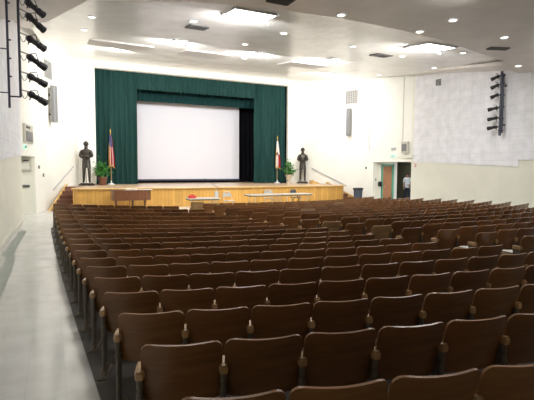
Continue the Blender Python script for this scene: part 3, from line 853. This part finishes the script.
trough(-3.45, -8.8, .5, .45, 'bright ceiling light near stage, the left one of the row')
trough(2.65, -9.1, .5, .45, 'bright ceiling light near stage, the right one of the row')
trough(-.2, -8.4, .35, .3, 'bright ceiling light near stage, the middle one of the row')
def slot(x0_, x1_, y, label):
    t = thing('ceiling_slot', label, 'ceiling recess', (0, y, czf(y) - .03)); t.rotation_euler = (tilt, 0, 0)
    MB().box((x0_, -.65, .0), (x1_, .65, .03)).build('baffle', M['slot'], t)
    MB().box((x0_ + .06, -.58, -.006), (x1_ - .06, .58, .0)).build('diffuser', M['slot'], t)
slot(-6.2, -3.9, -6.1, 'flat grey ceiling panel above stage front, leftmost of three')
slot(-2.75, -.95, -6.4, 'flat grey ceiling panel above stage front, middle one of three')
slot(1.7, 3.6, -6.7, 'flat grey ceiling panel above stage front, rightmost of three')
dl = [(-6.5, -8.5, 'near the left wall, closer to the stage'), (-6.45, -10.7, 'between two others near the left wall'),
      (-3.94, -12.04, 'beside the dark square vent'), (-1.42, -9.72, 'just above the valance centre'), (-.15, -6.6, 'closest to the middle of the curtain'),
      (-1.24, -12.27, 'right of the left step light'), (1.52, -11.9, 'between the two step lights'), (4.0, -11.5, 'in front of the right step light'),
      (7.0, -10.1, 'close to the top of the right panel wall'), (7.1, -6.45, 'at the far right corner of the front ceiling'), (4.9, -13.4, 'touching the right end of the right step light')]
def downlight(x, y, front, label):
    t = thing('downlight', label, 'light', on_ceiling(x, y, front), 0, 'round recessed ceiling downlights')
    if front: t.rotation_euler = (tilt, 0, 0)
    q = MB(); q.lathe([(.11, -.02), (.125, -.012), (.125, .0), (.085, .0), (.085, -.02)], n=18); q.build('trim_ring', M['white'], t, True)
    q = MB(); q.lathe([(.09, -.024), (.09, -.004)], n=16); q.build('lens', M['downlamp'], t)
for x, y, s_ in dl: downlight(x, y, True, 'small round downlight in front ceiling ' + s_)
for x, y, s_ in ((-1.3, -15.3, 'at the step, left of centre'), (1.3, -15.15, 'at the step, right of centre'), (1.35, -16.2, 'nearest the camera'), (3.74, -15.8, 'beside the thin dark vent'), (7.2, -13.75, 'at the right wall corner')):
    downlight(x, y, False, 'small round downlight in rear ceiling ' + s_)
def cvent(x, y, front, wx, wy, label, rz=0):
    t = thing('ceiling_vent', label, 'vent', on_ceiling(x, y, front)); t.rotation_euler = (tilt if front else 0, 0, rz)
    q = MB()
    for a in (-1, 1):
        q.box((-wx / 2, a * wy / 2 - .02, -.03), (wx / 2, a * wy / 2 + .02, 0)); q.box((a * wx / 2 - .02, -wy / 2, -.03), (a * wx / 2 + .02, wy / 2, 0))
    q.build('frame', M['vent_dark'], t)
    MB().box((-wx / 2, -wy / 2, -.012), (wx / 2, wy / 2, -.002)).build('backing', M['black'], t)
    for k in range(4):
        yy = -wy / 2 + wy * (k + .5) / 4; MB().box((-wx / 2, yy - .02, -.03), (wx / 2, yy + .02, -.012)).build('slat', M['vent_dark'], t)
cvent(-3.62, -11.34, True, .55, .5, 'dark square ceiling vent above the curtain valance')
cvent(3.36, -11.1, True, .65, .5, 'dark flat ceiling vent between the lamp and right wall')
cvent(4.6, -14.95, False, .6, .22, 'thin dark ceiling vent right of the right step light', R(-20))
cvent(-3.0, -15.5, False, .5, .4, 'dark ceiling vent at the top edge of the picture')

# ------------------------------------------------------------------ furniture before the stage
t = thing('grand_piano', 'low brown piano standing against the stage front at left', 'piano', (-4.62, -5.35, floor_z(-4.62, -5.35)))
q = MB()
pl = [(-.85, .42), (-.85, -.25), (-.78, -.42), (.25, -.44), (.55, -.38), (.80, -.18), (.86, .1), (.80, .35), (.6, .42)]
q.prism(pl, .42, .80); q.build('case', M['piano'], t)
q = MB(); q.prism([(a * 1.03, b * 1.03) for a, b in pl], .80, .835); q.build('lid', M['piano'], t)
q = MB(); q.box((-.80, .30, .55), (-.60, .34, .70)); 
for (a, b) in ((-.68, -.2), (.55, -.15), (.1, .28)):
    q = MB(); q.tube([(a, b, 0), (a, b, .08), (a, b, .25), (a, b, .43)], [.03, .035, .045, .07], 8); q.build('leg', M['piano'], t, True)
q = MB(); q.tube([(-.1, -.1, .05), (-.1, -.1, .42)], .02, 6); q.box((-.2, -.12, .03), (0, -.04, .07)); q.build('pedal_lyre', M['piano'], t)
q = MB()
q.box((-.30, -.38, .836), (.20, -.1, .85)); q.box((.28, -.34, .836), (.78, -.02, .852)); q.sheet(lambda u, v: ((-.2 + u * .42, -.2 + v * .3, .872 + .01 * math.sin(u * 6)), (0, 0, 1)), 6, 3, .01)
t.scale = (.93, 1, 1.0)
tag(q.build('sheet_music', M['ivory'], None, loc=t.location), 'white papers spread on top of the brown piano', 'paper')

def ftable(x, y, wid, rz, label):
    t = thing('folding_table', label, 'table', (x, y, floor_z(x, y)), rz)
    MB().box((-wid / 2, -.38, .70), (wid / 2, .38, .735)).build('tabletop', M['table'], t)
    MB().box((-wid / 2 + .03, -.35, .66), (wid / 2 - .03, .35, .70)).build('apron', M['vent_dark'], t)
    for sx in (-1, 1):
        for sy in (-1, 1):
            xx = sx * (wid / 2 - .22)
            MB().tube([(xx, sy * .3, .66), (xx, sy * .3, .0)], .016, 6).build('leg', M['steel'], t)
        MB().tube([(sx * (wid / 2 - .22), -.3, .12), (sx * (wid / 2 - .22), .3, .12)], .012, 6).build('brace', M['steel'], t)
    return t
ta = ftable(-2.3, -7.6, 1.2, R(-4), 'short tan folding table holding a red item, left of the folding chair')
z = floor_z(-2.3, -7.6)
q = MB(); q.sphere((0, 0, .06), .16, .11, .07); q.box((-.14, -.10, 0), (.14, .10, .05)); q.tube([(-.06, 0, .1), (0, 0, .16), (.06, 0, .1)], .012)
tag(q.build('bag', M['red'], None, True, loc=(-2.72, -7.60, z + .735)), 'small red bag on the left end of the short table', 'bag')
ftable(.62, -6.9, 1.5, R(0), 'long tan folding table before the stage, the left of two')
ftable(2.16, -6.85, 1.5, R(2), 'long tan folding table before the stage, the right of two')
q = MB(); q.box((-.14, -.1, 0), (.14, .1, .2)); q.box((-.15, -.11, .2), (.15, .11, .225))
tag(q.build('box', M['white'], None, loc=(-3.35, -8.0, floor_z(-3.35, -8.0))), 'small white box on floor beside the short table', 'box')

def fchair(x, y, rz, label, m_=None):
    m_ = m_ or M['steel']
    t = thing('folding_chair', label, 'chair', (x, y, floor_z(x, y)), rz)
    q = MB()
    for s_ in (-1, 1):
        q.tube([(s_ * .21, -.22, 0), (s_ * .20, .05, .45), (s_ * .19, .16, .72), (s_ * .13, .18, .80)], .013, 6)
    q.tube([(-.13, .18, .80), (0, .185, .815), (.13, .18, .80)], .013, 6); q.build('frame', m_, t, True)
    q = MB()
    for s_ in (-1, 1): q.tube([(s_ * .18, .24, 0), (s_ * .18, -.12, .42)], .012, 6)
    q.tube([(-.18, .2, .05), (.18, .2, .05)], .01, 6); q.build('rear_leg_frame', m_, t, True)
    q = MB(); q.box((-.19, -.22, .42), (.19, .17, .445)); q.build('seat', m_, t)
    q = MB(); q.sheet(lambda u, v: (((u - .5) * .36, .165 + .03 * math.cos((u - .5) * 3) - .02 + v * .02, .60 + v * .16), (0, 1, 0)), 8, 3, .012); q.build('backrest', m_, t, True)
fchair(-.80, -6.5, R(10), 'grey metal folding chair alone between the tables')
fchair(1.35, -6.0, R(-8), 'grey metal folding chair behind the long tables, left one')
fchair(2.75, -5.9, R(15), 'blue grey folding chair behind the long tables, right one', M['bin'])
# microphone stand with a white box
t = thing('microphone_stand', 'thin microphone stand with boom against stage beside folding chair', 'microphone stand', (-.95, -5.3, floor_z(-.95, -5.3)))
MB().lathe([(.13, 0), (.13, .02), (.02, .05)], n=14).build('stand_base', M['grey'], t)
MB().tube([(0, 0, .04), (0, 0, .95)], .012, 6).build('pole', M['steel'], t)
MB().tube([(.12, 0, .86), (-.45, -.05, 1.22)], .009, 6).build('boom', M['black'], t)
MB().tube([(-.45, -.05, 1.22), (-.56, -.06, 1.26)], [.018, .028], 8).build('microphone', M['black'], t)
MB().box((-.07, -.08, .40), (.07, .02, .72)).build('control_box', M['grey_light'], t)
# bin
t = thing('waste_bin', 'dark blue grey waste bin with black liner by the right wall', 'bin', (7.10, -4.92, floor_z(7.10, -4.92)))
MB().lathe([(.19, 0), (.20, .02), (.24, .66), (.26, .68), (.26, .72), (.23, .72), (.21, .66)], n=20).build('bin_body', M['bin'], t, True)
MB().lathe([(.25, .64), (.275, .66), (.275, .74), (.24, .75), (.22, .68)], n=20).build('bin_liner', M['liner'], t, True)
# wooden wedge at right stage end
q = MB(); q.prism([(0, 0), (.5, 0), (.42, .06), (.02, .22)], -.2, .2, lambda a, b, h: (a, h, b))
tag(q.build('wooden_wedge', M['oak_trim'], None, loc=(5.95, -2.0, .88)), 'small sloping wooden block on the right end of the stage', 'block')

# ------------------------------------------------------------------ theatre seats
PITCH = .48
def back_fn(w_, z0, z1, ytop, ybot, curve):
    def fn(u, v):
        # rounded upper corners: the half width shrinks near the top and bottom
        hw = w_ / 2
        rt = .062; hh = z1 - z0; zz = v * hh
        inset = 0
        if zz > hh - rt: inset = rt - math.sqrt(max(0, rt * rt - (zz - (hh - rt)) ** 2))
        if zz < .05: inset = .05 - math.sqrt(max(0, .05 ** 2 - (.05 - zz) ** 2))
        hw2 = hw - inset * .93
        s_ = (u - .5) * 2
        x = s_ * hw2
        y = ybot + (ytop - ybot) * v + curve * (x / hw) ** 2
        z = z0 + zz - .012 * (1 - (x / hw) ** 2) * (v ** 6)
        return (x, y, z), (0, 1, .15)
    return fn
# non-uniform v spacing gives round corners
def back_mesh(name, m_, w_=.445, z0=.36, z1=.76, ytop=-.12, ybot=.0, curve=.035, th=.016):
    q = MB(); f = back_fn(w_, z0, z1, ytop, ybot, curve)
    vs_ = [0, .02, .05, .1, .3, .5, .7, .81, .86, .90, .935, .965, .985, 1.0]
    q.sheet(lambda u, v: f(u, vs_[int(round(v * (len(vs_) - 1)))]), 12, len(vs_) - 1, th)
    return q.mesh(name, m_, True)
me_back = back_mesh('backrest', M['wood_back'], .464)
me_back_l = back_mesh('backrest_tan', M['wood_back_light'], .464)
q = MB()  # folded seat, standing upright in front of the back
def seat_fn(u, v):
    s_ = (u - .5) * 2; hw = .205 - (.03 * max(0, v - .8) * 5 if v > .8 else 0)
    return (s_ * hw, .10 - .03 * v + .012 * math.cos(s_ * 1.5), .37 + v * .23), (0, 1, 0)
q.sheet(seat_fn, 8, 6, .028); me_seat = q.mesh('seat', M['wood_back'], True)
q = MB()
q.sheet(lambda u, v: (((u - .5) * .41, .04 + v * .38, .405 - .012 * math.cos((u - .5) * 3) + .02 * v), (0, 0, 1)), 8, 6, .028); me_seat_down = q.mesh('seat_down', M['wood_back_light'], True)
# standard: side outline extruded, with a round rear post
q = MB()
side_out = [(-.13, 0), (.17, 0), (.17, .02), (.06, .06), (.05, .22), (.06, .38), (.065, .48), (.07, .52), (.07, .545), (-.05, .545), (-.05, .47), (-.02, .38), (-.01, .20), (-.04, .06), (-.13, .02)]
q.prism(side_out, -.011, .011, lambda a, b, h: (h, a, b))
q.tube([(0, -.045, 0), (0, -.045, .04), (0, -.045, .10), (0, -.045, .40), (0, -.045, .42), (0, -.045, .44), (0, -.045, .45), (0, -.045, .47), (0, -.045, .48), (0, -.045, .50), (0, -.045, .545)],
       [.035, .030, .017, .016, .022, .022, .016, .016, .022, .018, .020], 8)
q.box((-.035, -.14, 0), (.035, .17, .012))
me_std = q.mesh('standard', M['iron'], True)
q = MB()
ol = [(-.016, -.082), (.016, -.082), (.025, -.072), (.028, -.05), (.028, .04), (.026, .065), (.015, .080), (-.015, .080), (-.026, .065), (-.028, .04), (-.028, -.05), (-.025, -.072)]
q.prism([(a * .9, b * .97) for a, b in ol], .540, .550); q.prism(ol, .550, .578); q.prism([(a * .82, b * .93) for a, b in ol], .578, .590)
me_arm = q.mesh('armrest', M['wood_arm'], True)
q = MB()  # rear end cap of the armrest, rounded
ORD = ['first', 'second', 'third', 'fourth', 'fifth', 'sixth', 'seventh', 'eighth', 'ninth', 'tenth', 'eleventh', 'twelfth', 'thirteenth', 'fourteenth', 'fifteenth', 'sixteenth', 'seventeenth', 'eighteenth', 'nineteenth', 'twentieth',
       'twenty-first', 'twenty-second', 'twenty-third', 'twenty-fourth', 'twenty-fifth', 'twenty-sixth', 'twenty-seventh', 'twenty-eighth', 'twenty-ninth', 'thirtieth', 'thirty-first', 'thirty-second', 'thirty-third', 'thirty-fourth']
CXC, CYC = -.33, 1.13
seats = []   # (x, y, z, heading, block, row, number, last, tan)
leftR = [-.9, -1.1, -1.3, -1.5, -1.68, -1.87, -1.99, -2.07, -2.23, -2.30, -2.47, -2.62, -2.80, -2.98, -3.15, -3.40, -3.65, -3.9]
for i in range(18):
    Rr = 24.72 - .70 * i
    xs_ = -6.90 - .028 * i
    th = math.asin((xs_ - CXC) / Rr)
    the = math.asin((leftR[i] - .24 - CXC) / Rr)
    n = int(round((the - th) * Rr / PITCH)) + 1
    for k in range(n):
        a = th + k * PITCH / Rr
        seats.append([CXC + (Rr - .12) * math.sin(a), CYC - (Rr - .12) * math.cos(a), 0, a, 'left', i, k, k == n - 1, False])
cenL = [-3.41, -3.21, -3.09, -2.96, -2.84, -2.71, -2.58, -2.45, -2.33, -2.18, -2.02, -1.88, -1.72, -1.52, -1.38, -1.2]
cenR = [5.14, 5.55, 6.06, 6.5, 6.75, 6.95, 7.16, 7.27, 7.33, 7.33, 7.35, 7.35, 7.35, 7.35, 7.35, 7.35]
TAN = {(9, 0), (11, 0), (0, 0), (0, 1), (5, 3), (2, 9)}  # backs whose reflected light is painted in as tan
for j in range(16):
    Rr = 11.4 + .653 * j
    th = math.asin((cenL[j] + .22 - CXC) / Rr); the = math.asin((cenR[j] - .22 - CXC) / Rr)
    n = int(round((the - th) * Rr / PITCH)) + 1
    for k in range(n):
        a = th + k * PITCH / Rr
        seats.append([CXC + (Rr - .12) * math.sin(a), CYC - (Rr - .12) * math.cos(a), 0, a, 'centre', j, k, k == n - 1, (j, k) in TAN])
inv = cam.matrix_world.inverted()
vis = []
for s_ in seats:
    s_[2] = floor_z(s_[0], s_[1]) + .012
    best = None; depth = None
    for dz in (.45, .76):
        p = inv @ Vector((s_[0], s_[1], s_[2] + dz))
        if p.z > -.3: continue
        u = 267 + 450.7 * p.x / -p.z; v = 200 - 450.7 * p.y / -p.z
        rad = 450.7 * .3 / -p.z
        if -rad < u < 534 + rad and v - rad < 400: best = True; depth = -p.z
    if best: vis.append((depth, s_))
vis.sort(key=lambda a: a[0])
near = vis[:300]; far = vis[300:]
def seat_parts(tan, down, last):
    P_ = [('backrest', me_back_l if tan else me_back, 0), ('seat', me_seat_down if down else me_seat, 0),
          ('standard', me_std, -PITCH / 2), ('armrest', me_arm, -PITCH / 2)]
    if last: P_ += [('standard', me_std, PITCH / 2), ('armrest', me_arm, PITCH / 2)]
    return P_
DOWN = {('centre', 15, 0), ('centre', 14, 0)}
down_loc = []
for dpt, s_ in near:
    x, y, z, a, blk, row, k, last, tan = s_
    down = (blk, row, k) in DOWN
    colr = 'tan' if tan else 'brown'
    if blk == 'left':
        lab = '%s plywood theatre seat, %s from left wall aisle, %s row from camera, left block' % (colr, ORD[k], ORD[row])
    else:
        lab = '%s plywood theatre seat, %s from middle aisle, %s row from stage, centre block' % (colr, ORD[k], ORD[row])
    t = thing('theatre_seat', lab, 'seat', (x, y, z), a, '%s plywood seats of the %s block' % ('brown', blk))
    std = None
    for nm, me, dx in seat_parts(tan, down, last):
        o = bpy.data.objects.new(nm, me); COL.objects.link(o)
        if nm == 'armrest': o.parent = std
        else: o.parent = t; o.location = (dx, 0, 0)
        if nm == 'standard': std = o
    if down: down_loc.append((t, a))
# remaining far seats as one object
if far:
    V, F, MI = [], [], []
    mats = [M['wood_back'], M['iron'], M['wood_arm'], M['wood_back_light']]
    for dpt, s_ in far:
        x, y, z, a, blk, row, k, last, tan = s_
        ca, sa = math.cos(a), math.sin(a)
        for nm, me, dx in seat_parts(tan, False, last):
            mi = mats.index(me.materials[0]); n0 = len(V)
            for v in me.vertices:
                px, py = v.co.x + dx, v.co.y
                V.append((x + px * ca - py * sa, y + px * sa + py * ca, z + v.co.z))
            for p in me.polygons:
                F.append(tuple(i + n0 for i in p.vertices)); MI.append(mi)
    me = bpy.data.meshes.new('theatre_seats'); me.from_pydata(V, [], F)
    for q_ in mats: me.materials.append(q_)
    me.polygons.foreach_set('material_index', MI); me.polygons.foreach_set('use_smooth', [True] * len(F))
    try: me.set_sharp_from_angle(angle=R(40))
    except Exception: pass
    o = bpy.data.objects.new('theatre_seats', me); COL.objects.link(o)
    tag(o, 'farthest rows of brown plywood theatre seats toward stage and right wall', 'seats', None, 'stuff')
for n_, (t, a) in enumerate(down_loc):
    q = MB(); q.sheet(lambda u, v: (((u - .5) * .22, .12 + v * .28, .445 + .006 * math.sin(u * 5)), (0, 0, 1)), 4, 4, .006)
    o = q.build('paper_sheet', M['ivory']); o.location = t.location; o.rotation_euler = (0, 0, a)
    tag(o, ['white sheet of paper on a lowered seat, the one nearer the camera', 'white sheet of paper on a lowered seat, the one nearer the stage'][n_], 'paper')
print('seats in view', len(vis), 'far', len(far))
